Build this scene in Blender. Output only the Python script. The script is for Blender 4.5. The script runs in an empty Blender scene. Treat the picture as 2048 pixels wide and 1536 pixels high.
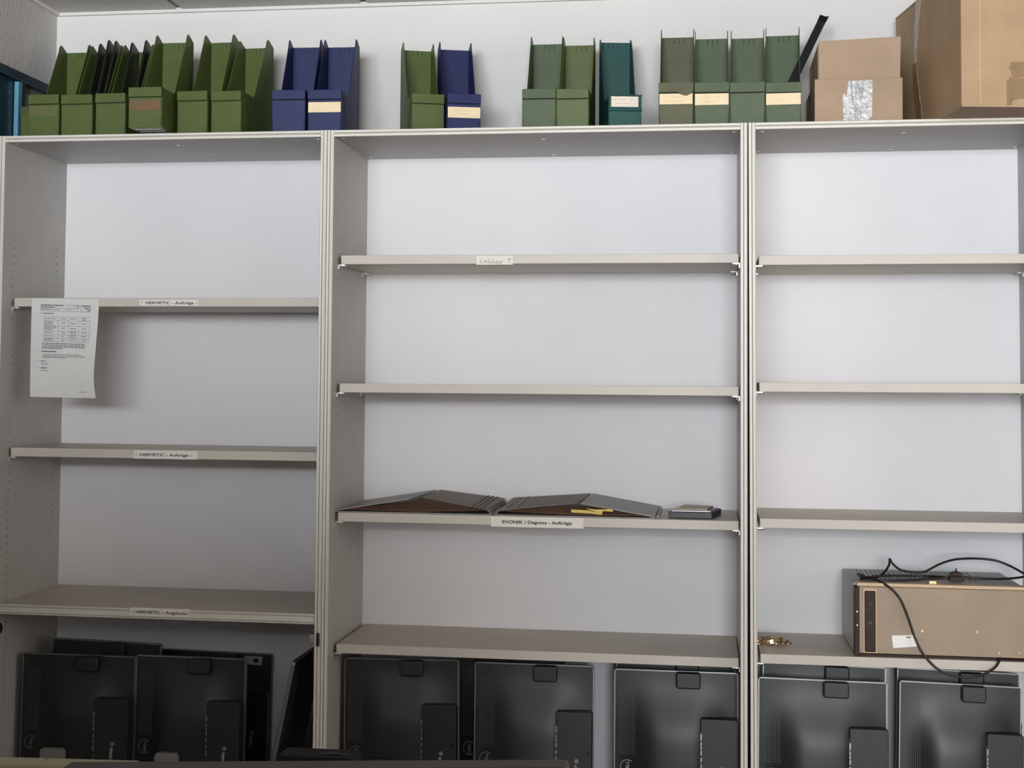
import bpy, math, random
from mathutils import Vector, Matrix
random.seed(7)
SC = bpy.context.scene
COL = SC.collection
H = 2.2                       # height of the bookcases

# ------------------------------------------------------------------ camera
CAM = Vector((1.0784, -4.2227, H - .7348))
yaw, pitch, roll, FPX = .1536, .0486, .0085, 3010.0
PX, PY = -83.0, -144.8
fwd = Vector((-math.sin(yaw)*math.cos(pitch), math.cos(yaw)*math.cos(pitch), math.sin(pitch)))
right = Vector((math.cos(yaw), math.sin(yaw), 0)); upv = right.cross(fwd)
RR = right*math.cos(roll) + upv*math.sin(roll)
UU = -right*math.sin(roll) + upv*math.cos(roll)
cam_data = bpy.data.cameras.new('camera'); cam = bpy.data.objects.new('camera', cam_data); COL.objects.link(cam)
M = Matrix((RR, UU, -fwd)).transposed().to_4x4(); M.translation = CAM
cam.matrix_world = M
cam_data.sensor_width = 36; cam_data.sensor_fit = 'HORIZONTAL'; cam_data.lens = FPX/2048*36
cam_data.shift_x = -PX/2048; cam_data.shift_y = PY/2048
cam_data.clip_start = .02
SC.camera = cam

def at(x, y, Y):
    """the point of the depth plane Y that shows at pixel x, y"""
    d = fwd + RR*((x-1024-PX)/FPX) - UU*((y-768-PY)/FPX)
    return CAM + d*((Y-CAM.y)/d.y)

# ------------------------------------------------------------------ light
SC.view_settings.view_transform = 'Standard'; SC.view_settings.look = 'None'
SC.view_settings.gamma = 1; SC.view_settings.use_curve_mapping = False
SC.view_settings.exposure = 0.0
W = bpy.data.worlds.new('world'); SC.world = W; W.use_nodes = True
W.node_tree.nodes['Background'].inputs[0].default_value = (.8, .87, 1, 1)
W.node_tree.nodes['Background'].inputs[1].default_value = 1.0
def area(name, loc, aim, sx, sy, power, col):
    l = bpy.data.lights.new(name, 'AREA'); l.shape = 'RECTANGLE'; l.size = sx; l.size_y = sy
    l.energy = power; l.color = col
    o = bpy.data.objects.new(name, l); COL.objects.link(o); o.location = loc
    o.rotation_euler = (Vector(aim)-Vector(loc)).to_track_quat('-Z', 'Z').to_euler()
    return o
area('daylight_window', (.65, -8.92, 1.80), (.65, 0, 1.80), 3.3, 1.5, 680, (.95, .975, 1))
area('warm_fill_right', (4.35, -2.3, 1.7), (0, -2.3, 1.7), 1.9, 1.3, 28, (1, .82, .58))  # added warm fill for the lower right, not a known source

# ------------------------------------------------------------------ materials
def mat(name, c, rough=.5, metal=0., var=0., vscale=8., bump=0., bscale=200., spec=.5, trans=0., coat=0., stretch=None):
    m = bpy.data.materials.new(name); m.use_nodes = True
    nt = m.node_tree; b = nt.nodes['Principled BSDF']
    b.inputs['Base Color'].default_value = (*c, 1); b.inputs['Roughness'].default_value = rough
    b.inputs['Metallic'].default_value = metal
    b.inputs['Specular IOR Level'].default_value = spec
    b.inputs['Transmission Weight'].default_value = trans
    b.inputs['Coat Weight'].default_value = coat
    tc = nt.nodes.new('ShaderNodeTexCoord'); mp = nt.nodes.new('ShaderNodeMapping')
    nt.links.new(tc.outputs['Object'], mp.inputs[0])
    if stretch: mp.inputs['Scale'].default_value = stretch
    if var:
        n = nt.nodes.new('ShaderNodeTexNoise'); n.inputs['Scale'].default_value = vscale; n.inputs['Detail'].default_value = 5
        nt.links.new(mp.outputs[0], n.inputs['Vector'])
        r = nt.nodes.new('ShaderNodeMapRange'); r.inputs[1].default_value = .3; r.inputs[2].default_value = .7
        r.inputs[3].default_value = 1-var; r.inputs[4].default_value = 1+var
        nt.links.new(n.outputs[0], r.inputs[0])
        mx = nt.nodes.new('ShaderNodeVectorMath'); mx.operation = 'SCALE'; mx.inputs[0].default_value = c
        nt.links.new(r.outputs[0], mx.inputs['Scale']); nt.links.new(mx.outputs[0], b.inputs['Base Color'])
    if bump:
        n2 = nt.nodes.new('ShaderNodeTexNoise'); n2.inputs['Scale'].default_value = bscale; n2.inputs['Detail'].default_value = 3
        nt.links.new(mp.outputs[0], n2.inputs['Vector'])
        bp = nt.nodes.new('ShaderNodeBump'); bp.inputs['Strength'].default_value = bump; bp.inputs['Distance'].default_value = .004
        nt.links.new(n2.outputs[0], bp.inputs['Height']); nt.links.new(bp.outputs[0], b.inputs['Normal'])
    return m

MT = dict(
    wall=mat('wall_paint', (.70, .69, .68), .9, var=.015, vscale=3, bump=.1, bscale=160),
    wallg=mat('grey_wall_paint', (.38, .37, .36), .9, var=.02, vscale=3),
    wallchip=mat('woodchip_paint', (.56, .55, .54), .6, var=.03, vscale=5, bump=1.0, bscale=95),
    ceil=mat('ceiling_tile', (.62, .60, .57), .9, var=.03, vscale=40),
    groove=mat('ceiling_groove', (.22, .21, .2), .9),
    floor=mat('floor_boards', (.12, .085, .055), .5, var=.15, vscale=6, stretch=(1, 8, 1)),
    back=mat('white_back_board', (.80, .80, .83), .6, var=.03, vscale=2.5),
    lam=mat('grey_laminate', (.45, .445, .435), .5, var=.04, vscale=12, bump=.03, bscale=400),
    shelf=mat('beige_grey_laminate', (.55, .49, .42), .45, var=.06, vscale=7, stretch=(1, 4, 4)),
    shelf_edge=mat('shelf_edge_band', (.59, .55, .495), .45, var=.03, vscale=9),
    edge=mat('cream_edge_profile', (.72, .70, .645), .4, var=.03, vscale=12, stretch=(6, 6, .6)),
    edge_dark=mat('edge_groove', (.36, .34, .30), .6),
    dark=mat('dark_gap', (.02, .015, .012), .9),
    screw=mat('bright_metal', (.8, .8, .8), .25, 1),
    green=mat('green_plastic', (.080, .115, .028), .45, var=.10, vscale=14, bump=.08, bscale=300, spec=.3),
    green2=mat('grey_green_plastic', (.072, .105, .050), .48, var=.10, vscale=14, bump=.08, bscale=300, spec=.3),
    olive=mat('olive_green_plastic', (.088, .09, .042), .48, var=.14, vscale=14, bump=.08, bscale=300, spec=.3),
    dkgreen=mat('dark_green_plastic', (.022, .026, .016), .4, var=.1, vscale=14),
    blue=mat('blue_plastic', (.011, .019, .095), .5, var=.10, vscale=14, bump=.08, bscale=300, spec=.3),
    teal=mat('teal_plastic', (.008, .070, .062), .45, var=.10, vscale=14, bump=.08, bscale=300, spec=.3),
    slot=mat('groove_line', (.012, .015, .010), .8),
    lab=mat('cream_label_card', (.85, .70, .46), .6, var=.06, vscale=40),
    labw=mat('pale_label_card', (.80, .72, .62), .6, var=.06, vscale=40),
    labb=mat('faded_brown_label', (.15, .085, .035), .6, var=.1, vscale=40),
    labg=mat('faded_olive_label', (.10, .115, .035), .6, var=.1, vscale=40),
    ink=mat('black_ink', (.015, .015, .015), .7),
    pencil=mat('pencil_ink', (.12, .12, .14), .7),
    redink=mat('red_ink', (.55, .12, .10), .7),
    brownink=mat('faded_ink', (.45, .33, .18), .7),
    stick=mat('glossy_white_sticker', (.92, .92, .90), .3),
    paper=mat('white_paper', (.74, .74, .73), .8, var=.02, vscale=30),
    strip=mat('label_paper', (.82, .79, .74), .6, var=.02, vscale=60),
    card=mat('cardboard', (.42, .30, .21), .75, var=.08, vscale=9, bump=.05, bscale=150),
    card2=mat('cardboard_ochre', (.42, .29, .17), .7, var=.12, vscale=7, bump=.05, bscale=120),
    tape=mat('brown_tape', (.27, .18, .10), .3, var=.15, vscale=30, coat=.3),
    cleartape=mat('clear_packing_tape', (.55, .55, .56), .12, var=.35, vscale=60, bump=.9, bscale=90, coat=1),
    steelblue=mat('blue_enamel', (.010, .035, .060), .35, var=.05),
    skyblue=mat('light_blue_enamel', (.12, .33, .47), .35),
    blk=mat('black_plastic', (.006, .006, .007), .28, var=.1, vscale=6),
    blks=mat('black_gloss', (.004, .004, .0045), .09),
    blkm=mat('satin_black', (.013, .013, .015), .42, var=.1, vscale=10),
    silver=mat('silver_trim', (.27, .27, .275), .34, .8),
    greym=mat('grey_plastic', (.20, .20, .19), .4),
    tan=mat('tan_painted_panel', (.35, .26, .185), .42, var=.07, vscale=10),
    tanl=mat('tan_trim', (.62, .46, .30), .35),
    grey=mat('grey_painted_metal', (.42, .42, .42), .45, var=.05),
    brown=mat('dark_brown_plastic', (.035, .018, .014), .5, spec=.25),
    cable=mat('black_rubber', (.012, .010, .010), .4),
    folder=mat('brown_fibreboard', (.085, .045, .028), .75, var=.2, vscale=60, bump=.4, bscale=120),
    folder2=mat('grey_brown_card', (.20, .165, .14), .6, var=.12, vscale=25),
    folder3=mat('grey_card', (.27, .26, .25), .45, var=.12, vscale=25),
    yellow=mat('yellow_note', (.75, .58, .16), .7),
    brass=mat('brass', (.60, .45, .25), .3, 1),
    beige=mat('beige_plastic', (.26, .24, .165), .6, spec=.2),
    blkd=mat('dull_black', (.006, .006, .006), .7, spec=.1),
    vent=mat('vent_lips', (.05, .05, .055), .4),
    brnblk=mat('brown_black_plastic', (.030, .023, .018), .5, spec=.3),
)
# hole rows in the inner faces of the side panels: a procedural dot pattern
def holes_mat():
    m = MT['lam'].copy(); m.name = 'grey_laminate_with_peg_holes'; nt = m.node_tree; b = nt.nodes['Principled BSDF']
    tc = nt.nodes.new('ShaderNodeTexCoord'); sp = nt.nodes.new('ShaderNodeSeparateXYZ'); nt.links.new(tc.outputs['Object'], sp.inputs[0])
    def mth(op, a, b_=None, c=None):
        n = nt.nodes.new('ShaderNodeMath'); n.operation = op
        for i, v in enumerate((a, b_, c)):
            if v is None: continue
            if isinstance(v, (int, float)): n.inputs[i].default_value = v
            else: nt.links.new(v, n.inputs[i])
        return n.outputs[0]
    y, z = sp.outputs['Y'], sp.outputs['Z']
    dy = mth('MINIMUM', mth('ABSOLUTE', mth('SUBTRACT', y, .074)), mth('ABSOLUTE', mth('SUBTRACT', y, .382)))
    fz = mth('SUBTRACT', mth('FRACT', mth('DIVIDE', z, .0235)), .5)
    dz = mth('MULTIPLY', mth('ABSOLUTE', fz), .0235)
    d2 = mth('SQRT', mth('ADD', mth('MULTIPLY', dy, dy), mth('MULTIPLY', dz, dz)))
    hole = mth('MULTIPLY', mth('LESS_THAN', d2, .0027), mth('LESS_THAN', z, H-.29))
    old = b.inputs['Base Color'].links[0].from_socket
    mx = nt.nodes.new('ShaderNodeMix'); mx.data_type = 'RGBA'
    nt.links.new(hole, mx.inputs[0]); nt.links.new(old, mx.inputs[6]); mx.inputs[7].default_value = (.03, .03, .03, 1)
    nt.links.new(mx.outputs[2], b.inputs['Base Color'])
    return m
MT['lamh'] = holes_mat()

# ------------------------------------------------------------------ mesh helpers
class MB:
    def __init__(s): s.v = []; s.f = []; s.m = []; s.sm = []
    def add(s, vs, fs, mi=0, smooth=False):
        o = len(s.v); s.v += [tuple(v) for v in vs]
        for f in fs: s.f.append(tuple(i+o for i in f)); s.m.append(mi); s.sm.append(smooth)
    def box(s, x0, x1, y0, y1, z0, z1, mi=0, X=None):
        vs = [(x, y, z) for x in (x0, x1) for y in (y0, y1) for z in (z0, z1)]
        if X: vs = [X(v) for v in vs]
        s.add(vs, [(0, 1, 3, 2), (4, 6, 7, 5), (0, 4, 5, 1), (2, 3, 7, 6), (0, 2, 6, 4), (1, 5, 7, 3)], mi); return s
    def prism(s, pts, a0, a1, axis='x', mi=0, sidemi=None):
        """closed 2D outline extruded along an axis; pts are the other two coordinates in order"""
        n = len(pts)
        def p(q, a):
            return (a, q[0], q[1]) if axis == 'x' else (q[0], a, q[1]) if axis == 'y' else (q[0], q[1], a)
        vs = [p(q, a0) for q in pts] + [p(q, a1) for q in pts]
        s.add(vs, [tuple(range(n))[::-1], tuple(range(n, 2*n))], mi)
        for i in range(n):
            j = (i+1) % n
            s.add([vs[i], vs[j], vs[j+n], vs[i+n]], [(0, 1, 2, 3)], (sidemi[i] if sidemi else mi))
        return s
    def tube(s, pts, r, mi=0, n=8, cap=True):
        pts = [Vector(p) for p in pts]; rings = []; ref = None
        for i, p in enumerate(pts):
            t = (pts[min(i+1, len(pts)-1)]-pts[max(i-1, 0)])
            if t.length < 1e-9: t = Vector((0, 0, 1))
            t.normalize()
            if ref is None: ref = Vector((0, 0, 1)) if abs(t.z) < .9 else Vector((1, 0, 0))
            a = t.cross(ref)
            if a.length < 1e-3: a = t.orthogonal()
            a.normalize(); b = t.cross(a); ref = -b if (-b).dot(ref) > b.dot(ref) else b
            rad = r[i] if isinstance(r, (list, tuple)) else r
            rings.append([p + (a*math.cos(2*math.pi*k/n)+b*math.sin(2*math.pi*k/n))*rad for k in range(n)])
        vs = [v for rg in rings for v in rg]; fs = []
        for i in range(len(rings)-1):
            for k in range(n):
                fs.append((i*n+k, i*n+(k+1) % n, (i+1)*n+(k+1) % n, (i+1)*n+k))
        s.add(vs, fs, mi, True)
        if cap: s.add(rings[0], [tuple(range(n))[::-1]], mi); s.add(rings[-1], [tuple(range(n))], mi)
        return s
    def cyl(s, c, d, r, L, mi=0, n=16):
        c = Vector(c); d = Vector(d).normalized(); return s.tube([c, c+d*L], r, mi, n)
    def build(s, name, mats, parent=None, bevel=0, seg=2, loc=None):
        me = bpy.data.meshes.new(name); me.from_pydata(s.v, [], s.f); me.update()
        for m in (mats if isinstance(mats, (list, tuple)) else [mats]): me.materials.append(MT[m])
        for i, p in enumerate(me.polygons): p.material_index = s.m[i]; p.use_smooth = s.sm[i]
        import bmesh
        b = bmesh.new(); b.from_mesh(me); bmesh.ops.remove_doubles(b, verts=b.verts, dist=1e-6); bmesh.ops.recalc_face_normals(b, faces=b.faces); b.to_mesh(me); b.free()
        o = bpy.data.objects.new(name, me); COL.objects.link(o)
        if parent: o.parent = parent
        if loc: o.location = loc
        if bevel:
            md = o.modifiers.new('bevel', 'BEVEL'); md.width = bevel; md.segments = seg; md.limit_method = 'ANGLE'; md.angle_limit = math.radians(40)
        return o
def tag(o, label, cat=None, group=None, kind=None):
    if label: o['label'] = label
    if cat: o['category'] = cat
    if group: o['group'] = group
    if kind: o['kind'] = kind
    return o
def thing(name, label, cat, loc=(0, 0, 0), rot=(0, 0, 0), group=None):
    o = bpy.data.objects.new(name, None); COL.objects.link(o); o.location = loc; o.rotation_euler = rot
    o.empty_display_size = .05
    return tag(o, label, cat, group)
def copy_tree(o, parent=None):
    c = o.copy(); COL.objects.link(c); c.parent = parent
    for ch in list(o.children): copy_tree(ch, c)
    return c
def struct(mb, name, mats, bevel=0):
    return tag(mb.build(name, mats, None, bevel), None, kind='structure')

def text_geo(txt, size, bold=0.0, shear=0.0):
    """flat triangulated letters as (verts, faces) in a local x/z plane, left baseline at 0"""
    cu = bpy.data.curves.new('lettering', 'FONT'); cu.body = txt; cu.size = size; cu.offset = bold; cu.shear = shear
    cu.resolution_u = 3
    o = bpy.data.objects.new('lettering', cu); COL.objects.link(o)
    dg = bpy.context.evaluated_depsgraph_get(); me = bpy.data.meshes.new_from_object(o.evaluated_get(dg))
    vs = [tuple(v.co) for v in me.vertices]; fs = [tuple(p.vertices) for p in me.polygons]
    bpy.data.objects.remove(o); bpy.data.curves.remove(cu); bpy.data.meshes.remove(me)
    return vs, fs
def text_on(mb, txt, size, x, z, y, width=None, bold=0.0, mi=1, vertical=False, shear=0.0):
    vs, fs = text_geo(txt, size, 0, shear)
    if not vs: return
    x0 = min(v[0] for v in vs); x1 = max(v[0] for v in vs)
    k = (width/(x1-x0)) if width else 1
    if vertical: out = [(x-v[1], y, z+(v[0]-x0)*k) for v in vs]
    else: out = [(x+(v[0]-x0)*k, y, z+v[1]) for v in vs]
    mb.add(out, fs, mi)
    if bold:      # heavier strokes: the same letters laid over themselves a hair apart
        for dx, dz in ((bold, 0), (-bold, 0), (0, bold*.8), (0, -bold*.8), (bold*.7, bold*.6), (-bold*.7, -bold*.6)):
            mb.add([(v[0]+dx, v[1]+(abs(dx)+abs(dz))*.05, v[2]+dz) for v in out], fs, mi)
def stroke(mb, pts, w, y, mi=1):
    """a flat pen line in the x/z plane at depth y"""
    for (a, b) in zip(pts[:-1], pts[1:]):
        d = Vector((b[0]-a[0], b[1]-a[1])); L = d.length
        if L < 1e-7: continue
        n = Vector((-d.y, d.x))/L*w/2; e = d/L*w*.3
        mb.add([(a[0]+n.x-e.x, y, a[1]+n.y-e.y), (a[0]-n.x-e.x, y, a[1]-n.y-e.y), (b[0]-n.x+e.x, y, b[1]-n.y+e.y), (b[0]+n.x+e.x, y, b[1]+n.y+e.y)], [(0, 1, 2, 3)], mi)

# ------------------------------------------------------------------ room
XL, XR, YF, YB, ZC = -1.05, 4.5, -9.0, .47, 2.69
struct(MB().box(XL-.1, XR+.1, YF-.1, YB+.1, -.1, 0), 'floor', 'floor')
struct(MB().box(XL-.1, XR+.1, YB, YB+.12, 0, ZC+.1), 'wall_back', 'wall')
struct(MB().box(XL-.12, XL, YF, YB, 0, ZC+.1), 'wall_left', 'wallchip')
b = MB(); b.box(XR, XR+.12, YF, -3.3, 0, ZC+.1); b.box(XR, XR+.12, -1.3, YB, 0, ZC+.1); b.box(XR, XR+.12, -3.3, -1.3, 0, 1.0); b.box(XR, XR+.12, -3.3, -1.3, 2.4, ZC+.1)
struct(b, 'wall_right', 'wallg')
b = MB(); b.box(XL, -1.0, YF-.12, YF, 0, ZC+.1); b.box(2.35, XR, YF-.12, YF, 0, ZC+.1); b.box(-1.0, 2.35, YF-.12, YF, 0, 1.0); b.box(-1.0, 2.35, YF-.12, YF, 2.6, ZC+.1)
struct(b, 'wall_front', 'wallg')
b = MB()
for x in (-1.0, .097, 1.193, 2.29): b.box(x, x+.06, YF-.08, YF-.02, 1.0, 2.6)
for z in (1.0, 2.54): b.box(-1.0, 2.35, YF-.085, YF-.015, z, z+.06)
struct(b, 'window_1', 'wall')
b = MB()
for y in (-3.3, -2.33, -1.36): b.box(XR+.02, XR+.08, y, y+.06, 1.0, 2.4)
for z in (1.0, 2.34): b.box(XR+.015, XR+.085, -3.3, -1.3, z, z+.06)
struct(b, 'window_2', 'wall')  # unseen window opening, added along with the warm fill
# ceiling of square panels with dark joints and visible grid bars
b = MB(); b.box(XL-.1, XR+.1, YF-.1, YB+.1, ZC+.006, ZC+.1, 1)
gx = [XL, -.62, .0, .62, 1.24, 1.86, 2.48, 3.1, 3.72, XR]; gy = [YB, .05, -.57, -1.19, -1.81, -2.43, -3.05, -3.67, -4.29, -4.91, -5.53, -6.15, -6.77, -7.39, -8.01, -8.63, YF]
for i in range(len(gx)-1):
    for j in range(len(gy)-1):
        b.box(gx[i]+.012, gx[i+1]-.012, gy[j+1]+.004, gy[j]-.004, ZC-.002, ZC+.01, 0)
struct(b, 'ceiling', ['ceil', 'groove'])
struct(MB().box(XL, XR, YB-.014, YB, ZC-.012, ZC+.004), 'trim_1', 'wall')
struct(MB().box(XL, XL+.014, YF, YB-.014, ZC-.012, ZC+.004), 'trim_2', 'wall')

# ------------------------------------------------------------------ bookcases
T, D, REC, S = .0192, .4466, .066, .0262
def edge_profile(x0, x1):
    """cross-section of a panel in plan: two shallow grooves along the front edge"""
    w = x1-x0
    pts = [(x0, 0.002), (x0+.0015, 0), (x0+w*.36, 0), (x0+w*.39, .0035), (x0+w*.53, .0035), (x0+w*.56, 0),
           (x1-.0045, 0), (x1-.0036, .002), (x1-.0026, .002), (x1-.0015, 0), (x1, .002), (x1, D+.006), (x0, D+.006)]
    mi = [1, 1, 1, 2, 1, 1, 1, 1, 1, 1, 0, 0, 0]
    return pts, mi
def shelf_pins(root, x, z, side):
    for y in (REC+.012, .385):
        b = MB(); b.cyl((x-side*.004, y, z-.0035), (side, 0, 0), .0032, .026, n=10)
        b.box(min(x, x+side*.020), max(x, x+side*.020), y-.006, y+.006, z-.0022, z-.0004)
        b.box(min(x, x+side*.0025), max(x, x+side*.0025), y-.006, y+.006, z-.013, z)
        b.build('shelf_pin', 'screw', root)
def bookcase(label, x0, x1, shelves, fixed=None, rot=0., dz=0., pins=True):
    root = thing('bookcase', label, 'bookcase', (x0, 0, H), (0, rot, 0))
    w = x1-x0; off = Vector((0, 0, -H))
    def part(mb, name, mats, parent=root, bevel=0):
        for i, v in enumerate(mb.v): mb.v[i] = (v[0], v[1], v[2]) if False else v
        o = mb.build(name, mats, parent, bevel); return o
    # all part meshes use real heights, shifted so the root sits on the top front corner
    holder = []
    pl, ml = edge_profile(0, T); pr, mr = edge_profile(w-T, w)
    holder.append(part(MB().prism(pl, 0, H, 'z', 0, ml), 'side_panel', ['lamh', 'edge', 'edge_dark']))
    holder.append(part(MB().prism(pr, 0, H, 'z', 0, mr), 'side_panel', ['lamh', 'edge', 'edge_dark']))
    t = T
    tp = [(0.002, H-t), (0, H-t+.0015), (0, H-t+.007), (.003, H-t+.008), (.003, H-t+.0115), (0, H-t+.0125), (0, H-.0015), (.002, H), (D, H), (D, H-t)]
    tm = [1, 1, 1, 2, 1, 1, 1, 0, 0, 0]
    holder.append(part(MB().prism(tp, T, w-T, 'x', 0, tm), 'top_panel', ['lam', 'edge', 'edge_dark']))
    holder.append(part(MB().box(T, w-T, D, D+.006, .02, H-.01), 'back_panel', 'back'))
    holder.append(part(MB().box(T, w-T, .002, D, .070, .0885), 'bottom_panel', 'lam', bevel=.001))
    holder.append(part(MB().box(T, w-T, .03, .045, 0, .07), 'plinth', 'lam'))
    for (px_, py_) in ((.02, .035), (.02, .40), (w-.055, .035), (w-.055, .40), (w*.5, .40), (w*.5, .10)):
        holder.append(part(MB().cyl((px_+T, py_, H-T-.0012), (0, 0, 1), .006, .0015, n=14), 'screw_cap', 'screw'))
    out = []
    for z in shelves:
        o = part(MB().box(T+.010, w-T-.003, REC, D-.001, z-S, z, 0).box(T+.010, w-T-.003, REC-.0012, REC, z-S, z, 1), 'shelf', ['shelf', 'shelf_edge'], bevel=.0012)
        holder.append(o); out.append(o)
        if pins:
            n0 = len(root.children); shelf_pins(root, T, z-S, 1); shelf_pins(root, w-T, z-S, -1)
    if fixed:
        z = fixed; q = S+.0035
        fp = [(.002, z-q), (0, z-q+.001), (0, z-q+.003), (.002, z-q+.004), (.002, z-q+.006), (0, z-q+.007), (0, z-.009), (.002, z-.008), (.002, z-.006), (0, z-.005), (0, z-.001), (.002, z), (D-.001, z), (D-.001, z-q)]
        fm = [1, 1, 1, 2, 1, 1, 1, 2, 1, 1, 1, 0, 0, 0]
        o = part(MB().prism(fp, T, w-T, 'x', 0, fm), 'shelf', ['shelf', 'edge', 'edge_dark']); out.append(o)
    for c in root.children: c.location = (0, 0, -H)
    return root, out

P_, Q_, R_ = H-.4835, H-.9354, H-1.3937
A_, B_, C_, E_ = H-.3593, H-.7338, H-1.1084, H-1.4873
F_, G_, H_, I_ = H-.3670+.001, H-.7212, H-1.0997, .727
bc1, sh1 = bookcase('grey bookcase in the left corner, narrow bay with three labelled shelves', -1.013, -.0006, (P_, Q_), fixed=R_)
bc2, sh2 = bookcase('widest grey bookcase in the middle with four shelves and an open folder inside', .0006, 1.1994, (A_, B_, C_, E_))
bc3, sh3 = bookcase('rightmost grey bookcase holding the tan instrument on its low shelf', 1.2022, 2.026, (F_, G_, H_, I_), rot=-.0030)

def strip(shelf_obj, root_x, Y, px0, px1, py0, py1, txt, tw, mats=('strip', 'ink'), size=.0115, bold=.0003, tx=None, arrows=()):
    """a paper strip stuck to the front edge of a shelf (coordinates in the world, parented to the shelf)"""
    a = at(px0, py1, Y); c = at(px1, py0, Y)
    x0, x1, z0, z1 = a.x, c.x, min(a.z, c.z), max(a.z, c.z)
    mb = MB(); n = 14
    for i in range(n):
        xa = x0+(x1-x0)*i/n; xb = x0+(x1-x0)*(i+1)/n
        mb.box(xa, xb, Y-.0006, Y, z0, z1, 0)
    cz = (z0+z1)/2
    if txt: text_on(mb, txt, size, tx if tx is not None else (x0+x1-tw)/2, cz-size*.36, Y-.0009, tw, bold)
    for (ax, up) in arrows:
        hgt = size*.55
        stroke(mb, [(ax, cz-hgt*.6), (ax, cz+hgt*.6)], .0007, Y-.0009)
        e = 1 if up else -1
        stroke(mb, [(ax-.0018, cz+e*hgt*.15), (ax, cz+e*hgt*.6), (ax+.0018, cz+e*hgt*.15)], .0008, Y-.0009)
    mb.v = [(v[0]-root_x, v[1], v[2]) for v in mb.v]
    o = mb.build('label_strip', list(mats), shelf_obj)
    return o
YS = REC-.0014
def X(px, py, Y=YS): return at(px, py, Y).x
o = strip(sh1[0], -1.013, YS, 279, 396.5, 600, 611.2, 'HERMETIC - Aufträge', X(387.5, 606)-X(291.5, 606), tx=X(291.5, 606), arrows=((X(284, 606), True), (X(392.5, 606), False)))
tag(o, 'white strip printed with a black heading and arrows')
o = strip(sh1[1], -1.013, YS, 267, 394.5, 902.5, 917, 'HERMETIC - Aufträge', X(376.5, 910)-X(280, 910), tx=X(280, 910), arrows=((X(272.5, 910), True), (X(381.5, 910), False)))
tag(o, 'off-white strip printed with a black heading and arrows')
o = strip(sh1[2], -1.013, -.0002, 260, 380, 1218.5, 1231.5, 'HERMETIC - Angebote', X(373.5, 1225, 0)-X(272, 1225, 0), tx=X(272, 1225, 0), arrows=((X(266, 1225, 0), False), (X(378, 1225, 0), False)))
tag(o, 'strip printed with a black heading between arrows')
o = strip(sh2[2], .0006, YS, 982, 1167, 1036.5, 1053, 'EVONIK / Degussa - Aufträge', X(1143.5, 1044)-X(1005, 1044), tx=X(1005, 1044), size=.0128, bold=.00042)
tag(o, 'cream strip printed with a black heading')
# handwritten strip
a = at(952.5, 529.5, YS); c = at(1026, 511.5, YS); z1, z0 = c.z, a.z
mb = MB(); mb.box(a.x, c.x, YS-.0006, YS, z0, z1, 0)
def hw(pts): stroke(mb, [(at(900+p[0]/11.38, 490+p[1]/11.38, YS).x, at(900+p[0]/11.38, 490+p[1]/11.38, YS).z) for p in pts], .0010, YS-.0009)
hw([(710, 305), (692, 360), (688, 410), (720, 414), (752, 400)])
hw([(775, 355), (778, 410)]); hw([(775, 322), (777, 328)])
hw([(800, 385), (845, 365), (835, 345), (808, 362), (806, 395), (835, 410), (862, 398)])
hw([(885, 310), (888, 400), (905, 425), (935, 412), (932, 385), (905, 380), (890, 395)])
hw([(975, 312), (968, 415), (985, 382), (1010, 380), (1022, 400), (1022, 440)])
hw([(1050, 400), (1090, 385), (1082, 365), (1055, 378), (1050, 415), (1080, 432), (1112, 415)])
hw([(1118, 378), (1130, 420), (1135, 392), (1155, 378)]); hw([(1160, 372), (1172, 425), (1178, 385), (1210, 358)])
hw([(1338, 412), (1345, 350), (1360, 300)]); hw([(1322, 350), (1360, 298), (1388, 338)])
mb.v = [(v[0]-.0006, v[1], v[2]) for v in mb.v]
tag(mb.build('label_strip', ['strip', 'pencil'], sh2[0]), 'white strip with a handwritten name and an up arrow')

# hinge left on the front edge of the left bookcase
def hinge(root, rx, cx, cz):
    b = MB(); b.box(cx-.0042, cx+.0042, -.006, .001, cz-.018, cz+.020, 0)
    h = b.build('door_hinge', 'brown', root, bevel=.0012); h.location = (0, 0, -H)
    b2 = MB(); b2.box(cx-.030, cx-.006, .012, .026, cz-.012, cz+.012, 0); b2.cyl((cx-.03, .019, cz+.004), (1, 0, 0), .006, .028, 0, 12)
    b2.build('hinge_arm', 'screw', h, bevel=.001)
p = at(636, 1280, 0); hinge(bc1, 0, p.x+1.013, p.z)
b = MB(); p = at(0, 1258, .02); b.cyl((T, .03, p.z), (1, 0, 0), .017, .006, 0, 24); b.cyl((T+.006, .03, p.z), (1, 0, 0), .011, .003, 0, 24)
o = b.build('hinge_cup', 'blks', bc1, bevel=.001); o.location = (0, 0, -H)

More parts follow.
